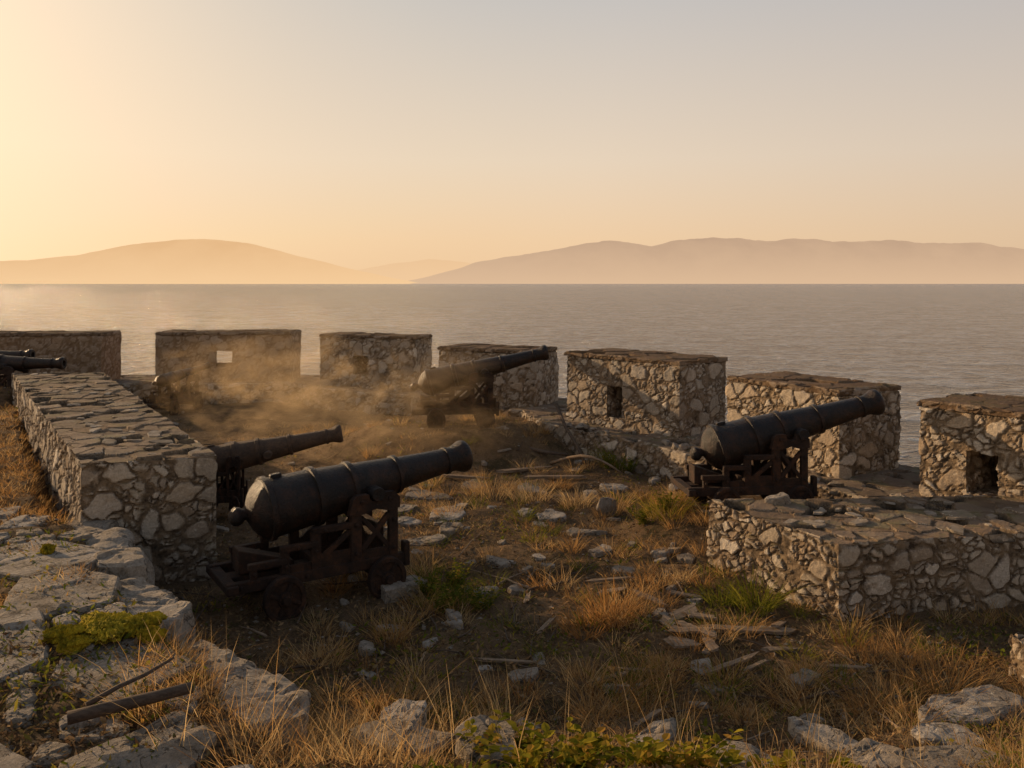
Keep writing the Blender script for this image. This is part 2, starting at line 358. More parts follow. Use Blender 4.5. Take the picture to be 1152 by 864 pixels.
# ------------------------------------------------------------------ rocks
def rock_mesh(sx,sy,sz,seed,slab=True,sub=3):
    r=random.Random(seed); bm=bmesh.new()
    if slab:
        n=r.randint(5,8)
        for k in range(n):
            a=(k+r.uniform(-.3,.3))/n*2*math.pi; q=r.uniform(.75,1.08)
            c,s=math.cos(a),math.sin(a); m=1/max(abs(c),abs(s))**.55
            x,y=(c*q*m*sx/2,s*q*m*sy/2)
            bm.verts.new((x,y,-sz/2)); f=r.uniform(.92,.99); bm.verts.new((x*f,y*f,sz/2*r.uniform(.85,1.02)))
    else:
        for k in range(16):
            v=Vector((r.gauss(0,1),r.gauss(0,1),r.gauss(0,1))).normalized()
            m=1/max(abs(v.x),abs(v.y),abs(v.z))**.8
            bm.verts.new((v.x*m*sx/2,v.y*m*sy/2,v.z*m*sz/2))
    bmesh.ops.convex_hull(bm,input=bm.verts)
    for v in [v for v in bm.verts if not v.link_faces]: bm.verts.remove(v)
    bmesh.ops.bevel(bm,geom=bm.edges[:],offset=min(sx,sy,sz)*.08,segments=1,affect='EDGES',clamp_overlap=True)
    bmesh.ops.triangulate(bm,faces=bm.faces[:])
    for _ in range(sub):
        big=[e for e in bm.edges if e.calc_length()>max(sx,sy)*.06]
        if big: bmesh.ops.subdivide_edges(bm,edges=big,cuts=1,use_grid_fill=False); bmesh.ops.triangulate(bm,faces=bm.faces[:])
    bm.normal_update()
    V=np.array([v.co for v in bm.verts]); N=np.array([v.normal for v in bm.verts]); s=min(sx,sy); m=min(s,sz*2.2)
    lim=np.array([sx,sy,sz])*.62; V=np.clip(V,-lim,lim)
    f1,f2,rr=voro(V/(s*.5)*np.array([1,1,.4])+seed,seed%97)
    D=fbm(V/(s*.35)+seed*3.1,3,seed%89)*m*.05+ (sst(f2-f1,0,.05)-1)*m*.03+(rr-.5)*m*.07*(N[:,2]>.5)
    V=V+N*D[:,None]
    for v,c in zip(bm.verts,V): v.co=c
    me=bpy.data.meshes.new('rock'); bm.to_mesh(me); bm.free(); me.materials.append(M_rock)
    return me
def rock(name,x,y,sx,sy,sz,rz=None,tilt=(0,0),slab=True,label='weathered grey stone lying in dry grass',cat='stone',grp=None,sink=.35,z=None,sub=3):
    seed=random.randint(1,99999); me=rock_mesh(sx,sy,sz,seed,slab,sub)
    ob=bpy.data.objects.new(name,me); COL.objects.link(ob)
    zz=(g1(x,y) if z is None else z)+sz/2-sz*sink
    ob.location=(x,y,zz); ob.rotation_euler=(tilt[0],tilt[1],random.uniform(0,6.28) if rz is None else rz)
    tag(ob,label,cat,grp); return ob
G1='flat slabs of the ruined terrace'
def ed(x,y): return float(-polydist(np.array([x]),np.array([y]),edge_line)[0])
pl=[];tries=0
while len(pl)<66 and tries<12000:
    tries+=1
    y=random.uniform(4.1,9.4); x=random.uniform(-.72*y,-.8); d=ed(x,y)
    if d<.3 or d>3.0: continue
    if y>8.6 and x>-5.1: continue
    s=random.uniform(.85,1.3) if tries<1500 else random.uniform(.2,.6)
    if any(math.hypot(x-a,y-b)<(s+q)*.47 for a,b,q in pl): continue
    pl.append((x,y,s))
for x,y,s in pl:
    rock('stone_slab',x,y,s*1.3,s*.98,.2,random.gauss(-.9,.3),(random.gauss(0,.015),random.gauss(0,.015)),True,'weathered flat stone slab set in the terrace edge','stone slab',G1,.76,sub=4)
pts=edge_line[1:7]
for (a,b) in zip(pts[:-1],pts[1:]):
    L=math.dist(a,b); n=max(1,int(L/.6))
    for k in range(n):
        t=(k+random.uniform(.3,.7))/n; x=a[0]+(b[0]-a[0])*t+random.uniform(-.1,.02); y=a[1]+(b[1]-a[1])*t-.03
        s=random.uniform(.7,.95); ang=math.atan2(b[1]-a[1],b[0]-a[0])
        rock('boulder',x,y,s*1.15,s*.75,random.uniform(.6,.7),random.gauss(ang,.12),(random.gauss(0,.04),random.gauss(0,.04)),True,'rough pale boulder facing the terrace edge','boulder','boulders along the terrace edge',0,z=g1(x-.4,y-.25)-.64,sub=4)
for x,y,s in ((-4.35,8.95,.5),(-3.9,8.5,.55),(-3.7,8.35,.4)):
    rock('boulder',x,y,s,s*.8,.7,None,(.1,.3),False,'rough pale boulder facing the terrace edge','boulder','boulders along the terrace edge',.1,z=0.05,sub=4)
S=[(-.17,10.0,.38,.25,.09),(1.8,10.2,.35,.22,.08),(.54,11.9,.5,.4,.08),(-1.09,10.85,.7,.35,.06),(.18,12.1,.4,.3,.07),(-1.46,11.6,.6,.35,.07),(-1.17,9.0,.55,.4,.22),(-.29,9.05,.4,.3,.1),(-.57,8.3,.22,.15,.12),(-.8,11.3,.5,.3,.06),
 (-.78,6.05,.55,.4,.3),(-.69,5.25,.8,.5,.25),(-.15,5.1,.5,.45,.25),(1.0,5.9,.6,.25,.14),(2.2,5.9,.7,.3,.12),(1.4,5.5,.3,.2,.1),(2.47,15.0,.5,.3,.2),(1.2,12.9,.35,.3,.3),(3.4,6.35,1.1,.55,.16),(2.4,7.0,.3,.2,.1),
 (-.9,12.1,.9,.55,.05),(-1.6,12.4,.6,.4,.05),(.9,11.2,.5,.35,.06),(-1.3,13.2,.9,.6,.05),(-.6,13.8,.7,.5,.05),(.3,13.5,.7,.4,.05),(1.1,10.4,.45,.3,.05),(1.6,13.6,.6,.4,.06),(1.5,5.2,.7,.4,.12),(2.7,5.3,.9,.5,.12),(2.3,5.35,.5,.4,.12),(3.0,5.9,.5,.3,.1)]
for x,y,a,b,c in S: rock('stone',x,y,a,b,c+.05,None,(random.gauss(0,.04),random.gauss(0,.04)),True,'pale flat stone half buried in the court','stone','loose stones in the court',.5)
rock('stone',1.35,12.1,.34,.12,.3,.3,(0,.25),False,'upright pale stone fragment among grass','stone','loose stones in the court',.2)
rock('stone',3.05,9.8,.3,.2,.12,.2,(0,-.2),True,'pale loose stone lying on the broken block','stone',None,.2,z=.76)
for k in range(130):
    for _ in range(40):
        y=random.uniform(5.2,21) if k<80 else random.uniform(6,13); x=random.uniform(-.45*y,.5*y)
        if ed(x,y)<-.5 and float(polydist(np.array([x]),np.array([y]),wall_in)[0])<-.7 and not(2.2<x<6.3 and 8.2<y<10.4): break
    s=random.uniform(.07,.32)
    rock('stone',x,y,s,s*random.uniform(.45,.85),random.uniform(.03,.07),None,(random.gauss(0,.12),random.gauss(0,.12)),True,'pale flat stone half buried in the court','stone','loose stones in the court',.3,sub=2)
for k in range(70):
    if k<46:
        t=random.random()**1.5; x=-3.95-6*t+random.uniform(-.5,.5); y=9.5+9*t; z=1.355
    else: x=random.uniform(2.7,5.9);y=random.uniform(8.8,9.9);z=.735
    s=random.uniform(.06,.30); rock('stone_fragment',x,y,s,s*.6,random.uniform(.02,.03),None,(random.gauss(0,.08),random.gauss(0,.08)),True,'thin broken stone flake on the wall top','stone','broken flakes on the wall tops',.05,z=z,sub=0)
for k in range(26):
    t=random.random(); i=random.choice((7,8,9,10)); a,b=inner[i],inner[i+1]; x=a[0]+(b[0]-a[0])*t; y=a[1]+(b[1]-a[1])*t; o=random.choice((-.3,.15,.2)); s=random.uniform(.12,.3)
    rock('stone',x+o*.85,y+o*.5,s,s*.7,s*.5,None,(random.gauss(0,.15),random.gauss(0,.15)),False,'loose rubble stone fallen from the parapet ledge','stone','rubble along the parapet foot',.3,z=.55 if o>0 else None,sub=2)
def scatter(n,ymin,ymax,smin,smax,terrace=None):
    y=np.exp(rng.uniform(math.log(ymin),math.log(ymax),n)); x=rng.uniform(smin,smax,n)*y
    o=polydist(x,y,wall_in); k=o<-.3
    k&=~((x>2.3)&(x<6.2)&(y>8.45)&(y<10.2)&(y>8.4+ (3.2-x)*1.6))
    lwx0=-4.63-6.2*(y-9.15)/9.3; lwx1=-3.28-5.6*(y-9.5)/9.1
    k&=~((y>9.2)&(y<18.5)&(x>lwx0)&(x<lwx1))
    if terrace is not None:
        d=-polydist(x,y,edge_line); k&=(d>0) if terrace else (d<.1)
    return x[k],y[k]
x,y=scatter(6500,4.2,20,-.65,.65); n=len(x); z=gz(x,y); s=rng.uniform(.006,.022,n)*(rng.random(n)**2*1.3+.6)
oc=np.array([(1,0,0),(0,1,0),(-1,0,0),(0,-1,0),(0,0,.6),(0,0,-.6)],float)
off=oc[None]*s[:,None,None]*rng.uniform(.6,1.3,(n,6,1)); V=(np.stack([x,y,z+.008],1)[:,None,:]+off).reshape(-1,3)
f=np.array([(0,1,4),(1,2,4),(2,3,4),(3,0,4),(1,0,5),(2,1,5),(3,2,5),(0,3,5)])
pb=new_obj('gravel',V,(f[None]+np.arange(n)[:,None,None]*6).reshape(-1,3),M_rock); tag(pb,'loose pale gravel and stone chips on earth','gravel',kind='stuff')
# ------------------------------------------------------------------ vegetation
def blades(name,x,y,n_per,h,spread,w,mat,label,cat,lean=.5,rlo=0,rhi=1,kind='stuff',zs=None,droop=.5):
    T=len(x); z=gz(x,y) if zs is None else zs
    idx=np.repeat(np.arange(T),n_per); n=len(idx)
    hh=np.broadcast_to(np.asarray(h,float),(T,))[idx]*rng.uniform(.45,1.15,n)
    sp=np.broadcast_to(np.asarray(spread,float),(T,))[idx]
    az=rng.uniform(0,2*math.pi,n); rr=np.sqrt(rng.random(n))*sp
    bx=x[idx]+np.cos(az)*rr; by=y[idx]+np.sin(az)*rr; bz=z[idx]-.015
    la=az+rng.normal(0,.6,n); le=np.abs(rng.normal(lean,.25,n))
    dx,dy=np.cos(la),np.sin(la); wa=rng.uniform(0,math.pi,n); wx,wy=np.cos(wa),np.sin(wa)
    ww=w*rng.uniform(.6,1.4,n)
    V=np.zeros((n,7,3))
    for k,(t,ws) in enumerate(((0,1.),(.38,.85),(.74,.55),(1.,0))):
        ho=hh*(le*t*.6+droop*le*t*t); up=hh*(t-.28*le*t*t)
        cx=bx+dx*ho; cy=by+dy*ho; cz=bz+up
        if k<3:
            V[:,2*k]=np.stack([cx-wx*ww*ws,cy-wy*ww*ws,cz],1); V[:,2*k+1]=np.stack([cx+wx*ww*ws,cy+wy*ww*ws,cz],1)
        else: V[:,6]=np.stack([cx,cy,cz],1)
    b=np.arange(n)[:,None]*7
    q=np.concatenate([b+np.array([[0,1,3,2]]),b+np.array([[2,3,5,4]])]).tolist(); t3=(b+np.array([[4,5,6]])).tolist()
    tr=rng.random(T)[idx]
    rn=np.clip(rlo+(rhi-rlo)*(.55*tr+.45*rng.random(n)),0,1)
    ob=new_obj(name,V.reshape(-1,3),q+t3,mat,False,{'rnd':np.repeat(rn,7)})
    tag(ob,label,cat,kind=kind); return ob
x,y=scatter(8500,5.0,21,-.6,.64,False); P=np.stack([x,y,0*x],1); m=(fbm(P*.6,3,61)+.45*vnoise(P*2.1,8))>.14; x,y=x[m],y[m]
blades('grass',x,y,13,rng.uniform(.04,.13,len(x))*(1+.6*(rng.random(len(x))>.8)),.09,.0028,M_dry,'short dry golden grass tufts over the court','grass',lean=.85,rlo=0,rhi=.95)
x,y=scatter(560,6.2,20,-.28,.62); P=np.stack([x,y,0*x],1); m=(fbm(P*.8,3,161))>-.08; x,y=x[m],y[m]
blades('grass',x,y,64,rng.uniform(.12,.32,len(x)),.12,.0028,M_dry,'separate tawny golden grass clumps in the court','grass',rlo=0,rhi=.85,lean=.75)
x,y=scatter(90,6.4,16,-.1,.5)
blades('grass',x,y,50,rng.uniform(.12,.26,len(x)),.12,.0035,M_green,'green weedy grass clumps in the court','grass',rlo=.1,rhi=.9,lean=.8)
x,y=scatter(9500,5.,19,-1.0,-.3,True); P=np.stack([x,y,0*x],1)
m=((y>8.9)|(fbm(P*1.5,2,71)>.08)); x,y=x[m],y[m]
blades('grass',x,y,13,rng.uniform(.04,.17,len(x)),.09,.0028,M_dry,'thick dry orange grass over the terrace','grass',rlo=0,rhi=.75,lean=.75)
x,y=scatter(1500,4.3,6.3,-.45,.62); P=np.stack([x,y,0*x],1); m=(fbm(P*1.3,3,91)+.8*np.exp(-((x+1.15)/.6)**2)+ .1*np.exp(-((x-2.9)/.7)**2)-.2*np.exp(-((x-.6)/.6)**2))>.32; x,y=x[m],y[m]
blades('grass',x,y,9,rng.uniform(.12,.36,len(x)),.12,.002,M_dry,'long dry grass stalks on the near bank','grass',lean=.7,rlo=.1,rhi=.85)
def leaves(name,x,y,size,mat,label,cat,hz=.03,lift=.5,rlo=0,rhi=1):
    n=len(x); z=gz(x,y)+rng.random(n)*hz+.006; a=rng.uniform(0,6.28,n); s=size*rng.uniform(.5,1.5,n); w=s*rng.uniform(.15,.45,n)
    d=np.stack([np.cos(a),np.sin(a),rng.normal(0,lift,n)],1); e=np.stack([-np.sin(a),np.cos(a),rng.normal(0,lift,n)],1)
    c=np.stack([x,y,z],1); V=np.stack([c-d*s[:,None],c+e*w[:,None],c+d*s[:,None],c-e*w[:,None]],1).reshape(-1,3)
    f=(np.arange(n)[:,None]*4+np.array([[0,1,2,3]]))
    ob=new_obj(name,V,f,mat,False,{'rnd':np.repeat(rlo+(rhi-rlo)*rng.random(n),4)}); tag(ob,label,cat,kind='stuff'); return ob
x,y=scatter(90000,4.2,20,-.7,.66); leaves('leaf_litter',x,y,.022,M_litter,'dead leaves, straw and bark litter on earth','litter',.04)
x,y=scatter(36000,4.2,18,-.6,.64); P=np.stack([x,y,0*x],1); m=fbm(P*.9,3,33)>.14; x,y=x[m],y[m]
leaves('ground_cover',x,y,.022,M_green,'low dull green creeping weeds','weeds',.07,.7)
def tuft(x,y,h,sp,n,mat,label,rlo=0,rhi=1,lean=.7,w=.0045):
    ob=blades('grass_tuft',np.array([x]),np.array([y]),n,h,sp,w,mat,label,'grass tuft',lean,rlo,rhi,kind=None)
    return ob
tuft(2.45,8.55,.42,.16,170,M_green,'green arching grass tuft beside the broken block',.2,.9,.8)
tuft(2.15,8.75,.3,.14,120,M_green,'green arching grass tuft beside the broken block',.2,.9,.8)
tuft(.95,8.3,.4,.2,190,M_dry,'rusty dry grass tuft in the court',0,.3)
tuft(.7,8.0,.3,.2,120,M_dry,'rusty dry grass tuft in the court',0,.3)
tuft(2.0,11.0,.4,.25,170,M_green,'yellow green tuft beside the gun carriage',.3,1)
tuft(1.9,15.0,.55,.35,200,M_green,'green shrub-like tuft at the wall foot',.1,.7)
tuft(-.75,9.1,.3,.22,170,M_green,'green tuft beside the carriage wheel',0,.6)
tuft(-.45,8.7,.25,.2,150,M_green,'green tuft beside the carriage wheel',0,.6)
tuft(3.5,6.9,.35,.3,170,M_dry,'dry tawny tuft near the masonry stump',0,.6)
tuft(1.5,12.3,.4,.15,120,M_dry,'pale dry tuft by the upright stone',.3,.8)
tuft(.95,12.6,.35,.2,120,M_dry,'golden dry tuft in the court',.3,.8)
tuft(.3,12.9,.35,.3,170,M_dry,'golden dry tuft in the court',.3,.8)
tuft(-.3,13.2,.35,.3,170,M_dry,'golden dry tuft in the court',.3,.8)
x=rng.uniform(-.4,.6,70)*4.9; x[:28]=rng.uniform(-1.9,-.6,28); y=rng.uniform(4.6,5.9,70)
blades('grass',x,y,4,rng.uniform(.35,.75,len(x)),.15,.0021,M_dry,'tall thin seed stalks of dry grass','grass',lean=.5,rlo=.35,rhi=.8)
def weed(x,y,h,n,ls0=.035,label='leafy yellow green weed on the near bank',mat=None,grp='leafy weeds on the near bank'):
    V=[];Fc=[];R=[]; z0=g1(x,y)
    for k in range(n):
        a=random.uniform(0,6.28); L=h*random.uniform(.5,1.1); le=random.uniform(.15,.8); bx=x+random.uniform(-.06,.06); by=y+random.uniform(-.06,.06)
        pr=None
        for s in range(7):
            t=s/6; px=bx+math.cos(a)*le*L*t; py=by+math.sin(a)*le*L*t; pz=z0+L*t*(1-.3*le*t)
            b=len(V); V+= [(px-.002,py,pz),(px+.002,py,pz)]; R+=[.1,.1]
            if pr is not None: Fc.append((pr,pr+1,b+1,b))
            pr=b
            if s>0:
                for q in range(2):
                    la=a+random.uniform(-1,1)+(1.5 if q else -1.5); ls=ls0*random.uniform(.7,1.5); up=random.uniform(-.2,.7)
                    d=Vector((math.cos(la),math.sin(la),up)).normalized(); e=d.cross(Vector((0,0,1))).normalized(); c=Vector((px,py,pz)); w=ls*.36
                    b=len(V); V+=[tuple(c),tuple(c+d*ls*.35+e*w+Vector((0,0,.005))),tuple(c+d*ls*.75+e*w*.8+Vector((0,0,.003))),tuple(c+d*ls*1.15-Vector((0,0,.006))),tuple(c+d*ls*.75-e*w*.8+Vector((0,0,.003))),tuple(c+d*ls*.35-e*w+Vector((0,0,.005))),tuple(c+d*ls*.6-Vector((0,0,.004)))]
                    rr=random.random(); R+=[rr]*7; Fc+=[(b,b+1,b+6),(b+1,b+2,b+6),(b+2,b+3,b+6),(b+3,b+4,b+6),(b+4,b+5,b+6),(b+5,b,b+6)]
    ob=new_obj('weed_plant',V,Fc,mat or M_yel,False,{'rnd':R}); tag(ob,label,'plant',grp)
for k in range(22):
    weed(random.uniform(-.3,1.6) if k<17 else random.uniform(-1.,2.6),random.uniform(4.65,5.25),random.uniform(.1,.24),random.randint(3,6),.05)
for x,y in ((-.85,8.95),(-.6,9.3),(-.3,8.6),(-.7,8.5),(2.0,11.2),(1.7,11.1),(1.7,15.0),(2.0,14.7)):
    weed(x,y,.28,16,.035,'dark green leafy weed growing in the court',M_green,'green weeds in the court')
def moss(x,y,a,b,h,z=None):
    bm=bmesh.new(); bmesh.ops.create_icosphere(bm,subdivisions=6,radius=1)
    V=np.array([v.co for v in bm.verts]); n=1+.6*fbm(V*2.2+x*7,4,int(abs(x)*10)); m=.5*fbm(V*np.array([14,14,4]),3,5)
    for v,c,k,q in zip(bm.verts,V,n,m): v.co=(c[0]*a*k,c[1]*b*k,c[2]*h*(.6+.4*k)+q*h)
    ob=bm_obj('moss_patch',bm,M_moss,False); ob.location=(x,y,(g1(x,y) if z is None else z)); ob.rotation_euler=(0,0,random.uniform(0,3))
    tag(ob,'yellow green cushion of moss on stone','moss','moss cushions on the terrace')
for mx,my,a,b in ((-2.95,6.15,.26,.16),(-2.72,6.25,.18,.13),(-3.15,6.0,.12,.09),(-2.55,6.05,.08,.06),(-4.3,7.9,.07,.06),(-3.0,5.85,.1,.05)): moss(mx,my,a,b,.05,g1(mx,my)+.075)
# ------------------------------------------------------------------ tubes and planks
def tube(name,pts,r0,r1,mat,label,cat,grp=None,seg=8,jit=.15):
    bm=bmesh.new(); rings=[]; pts=[Vector(p) for p in pts]
    for i,p in enumerate(pts):
        d=(pts[min(i+1,len(pts)-1)]-pts[max(i-1,0)]).normalized(); u=d.cross(Vector((0,0,1)))
        if u.length<.1: u=d.cross(Vector((1,0,0)))
        u.normalize(); w=d.cross(u); r=r0+(r1-r0)*i/(len(pts)-1)
        rings.append([bm.verts.new(p+(u*math.cos(a)+w*math.sin(a))*r*random.uniform(1-jit,1+jit)) for a in [k/seg*6.2832 for k in range(seg)]])
    for A,B in zip(rings[:-1],rings[1:]):
        for k in range(seg): bm.faces.new((A[k],A[(k+1)%seg],B[(k+1)%seg],B[k]))
    bm.faces.new(rings[0][::-1]); bm.faces.new(rings[-1])
    ob=bm_obj(name,bm,mat,True); tag(ob,label,cat,grp); return ob
def ground_line(x0,y0,x1,y1,n,lift,bend=.06):
    P=[]
    for i in range(n):
        t=i/(n-1); b=math.sin(t*math.pi)*bend; x=x0+(x1-x0)*t+random.uniform(-.01,.01); y=y0+(y1-y0)*t+b
        P.append((x,y,g1(x,y)+lift+random.uniform(0,.015)))
    return P
p=[(-2.46+.58*t,4.72+.3*t,.89+.03*t) for t in (0,.25,.5,.75,1)]
tube('log',p,.036,.032,M_twig,'dark charred pole lying on the terrace stones','log',seg=14,jit=.05)
tube('branch',[(-2.42,4.85,.9),(-2.3,4.98,.94),(-2.22,5.15,.93),(-2.1,5.3,.97)],.018,.008,M_twig,'short dry stick resting on stones','branch')
BR='dead branches on the ground'
for k in range(110):
    for _ in range(60):
        y=random.uniform(5.,19) if k<50 else random.uniform(5,9.5); x=random.uniform(-.5*y,.5*y); a=random.uniform(0,3.14); L=random.uniform(.2,.9); x2=x+math.cos(a)*L; y2=y+math.sin(a)*L
        if ed(x,y)<-.5 and ed(x2,y2)<-.5 and float(polydist(np.array([x2]),np.array([y2]),wall_in)[0])<-.8 and float(polydist(np.array([x]),np.array([y]),wall_in)[0])<-.8 and not(1.8<x<6.6 and 8.0<y<10.6) and not(1.8<x2<6.6 and 8.0<y2<10.6): break
    else: continue
    tube('branch',ground_line(x,y,x2,y2,7,.03,random.uniform(-.1,.1)),random.uniform(.005,.016),.003,M_twig if k%3 else M_wood,'thin dead branch lying on the earth','branch',BR,6)
tube('branch',[(.7+.16*i,15.3-.28*i+.02*i*i,.06+.28*math.sin(i*.42)) for i in range(8)],.03,.02,M_wood,'pale curved dead branch by the wall foot','branch')
tube('wooden_pole',[(.85,16.5,.95),(1.0,16.0,.6),(1.2,15.6,.3),(1.3,15.2,.08)],.035,.03,M_twig,'dark pole leaning against the parapet','pole')
tube('wooden_pole',[(.15,15.9,.25),(.6,15.6,.2),(1.0,15.4,.2)],.04,.03,M_twig,'dark pole lying at the parapet foot','pole')
def plank(x,y,L,w,t,rz,tilt=(0,0),z=None,label='weathered broken plank on the ground',name='plank',mat=None,grp='broken planks on the ground'):
    n=14; V=[]
    sk=random.uniform(-.09,.09); tp=random.uniform(.45,1)
    for i in range(n+1):
        u=-L/2+L*i/n
        for (a,b) in ((-1,-1),(1,-1),(1,1),(-1,1)):
            e=(random.uniform(-.05,.05)+a*sk)*(i in(0,n)); V.append((u+e,a*w/2*(1+random.uniform(-.12,.12))*(.6 if i in (0,n) else 1)*(1+(tp-1)*i/n),b*t/2+random.uniform(-.002,.002)))
    Fc=[[3,2,1,0],[4*n,4*n+1,4*n+2,4*n+3]]
    for i in range(n):
        for k in range(4): Fc.append([4*i+k,4*i+(k+1)%4,4*i+4+(k+1)%4,4*i+4+k])
    ob=new_obj(name,V,Fc,mat or M_wood); ob.location=(x,y,(g1(x,y)+t/2+.03 if z is None else z)); ob.rotation_euler=(*tilt,rz)
    tag(ob,label,'plank',grp); return ob
plank(2.2,8.0,.85,.1,.03,-.05,(.05,.02),label='long pale orange plank on the ground')
for a in ((1.75,7.6,.4,.22,.5,(.1,.1)),(1.65,8.45,.45,.16,.9,(.15,-.1)),(1.95,7.9,.5,.12,1.2,(0,.1)),(1.5,8.1,.35,.15,.2,(0,0)),(1.3,7.4,.4,.06,-.5,(0,0)),(2.55,7.5,.35,.08,.6,(.1,0)),(1.9,8.8,.5,.09,-.7,(.0,.15)),(2.3,7.2,.4,.05,.1,(0,0)),(.9,9.4,.5,.07,.3,(0,0)),(1.55,7.75,.4,.14,-.9,(.1,.1)),(1.2,8.9,.3,.1,.4,(0,0)),(.3,8.6,.35,.07,1.3,(0,0)),(2.7,8.05,.3,.1,.9,(0,.2)),(.7,7.0,.5,.06,-.2,(0,0)),
 (1.7,8.0,.5,.1,-.35,(.1,0)),(1.85,8.25,.35,.18,.15,(-.1,.1)),(2.05,7.55,.6,.07,.35,(0,0)),(1.35,8.5,.4,.12,-1.1,(0,.1)),(.5,7.9,.45,.05,.9,(0,0)),(1.0,6.6,.4,.05,.4,(0,0)),(2.9,7.2,.4,.06,-.4,(0,0)),(.0,7.4,.5,.05,.2,(0,0))):
    plank(a[0]+random.uniform(-.22,.22),a[1]+random.uniform(-.3,.3),a[2]*random.uniform(.6,1),a[3]*.85,.02,a[4]+random.uniform(-.7,.7),a[5])
plank(.2,14.8,.9,.12,.04,.4); plank(-.8,14.2,.8,.1,.04,-.3); plank(.7,14.2,1.0,.1,.04,-.1,(0,-.03))
# ------------------------------------------------------------------ cannons
def lathe(bm,prof,seg=48,axis='X',off=(0,0,0)):
    rings=[]
    for (x,r) in prof:
        if r<1e-5: rings.append([bm.verts.new((x+off[0],off[1],off[2]) if axis=='X' else (off[0],x+off[1],off[2]))]); continue
        R=[]
        for k in range(seg):
            a=k/seg*2*math.pi; c,s=math.cos(a)*r,math.sin(a)*r
            R.append(bm.verts.new((x+off[0],c+off[1],s+off[2]) if axis=='X' else (c+off[0],x+off[1],s+off[2])))
        rings.append(R)
    for A,B in zip(rings[:-1],rings[1:]):
        for k in range(seg):
            a0,a1=A[k%len(A)],A[(k+1)%len(A)]; b0,b1=B[k%len(B)],B[(k+1)%len(B)]
            vs=[]
            for v in (a0,a1,b1,b0):
                if v not in vs: vs.append(v)
            if len(vs)>2:
                try: bm.faces.new(vs)
                except: pass
    if len(rings[0])>1: bm.faces.new(rings[0])
    if len(rings[-1])>1: bm.faces.new(rings[-1])
def box(bm,x0,x1,y0,y1,z0,z1,bev=.008,rot=None):
    b=bmesh.new(); bmesh.ops.create_cube(b,size=1)
    for v in b.verts: v.co=(v.co.x*(x1-x0),v.co.y*(y1-y0),v.co.z*(z1-z0))
    if bev: bmesh.ops.bevel(b,geom=b.edges[:],offset=bev,segments=1,affect='EDGES')
    if rot: bmesh.ops.rotate(b,verts=b.verts[:],cent=(0,0,0),matrix=Matrix.Rotation(rot,3,'Y'))
    bmesh.ops.translate(b,verts=b.verts[:],vec=((x0+x1)/2,(y0+y1)/2,(z0+z1)/2))
    me=bpy.data.meshes.new('t'); b.to_mesh(me); b.free(); bm.from_mesh(me); bpy.data.meshes.remove(me)
def sharp_smooth(me,ang=35):
    me.polygons.foreach_set('use_smooth',[True]*len(me.polygons))
    bm=bmesh.new(); bm.from_mesh(me)
    for e in bm.edges:
        if len(e.link_faces)==2 and e.calc_face_angle(0)>math.radians(ang): e.smooth=False
    bm.to_mesh(me); bm.free()
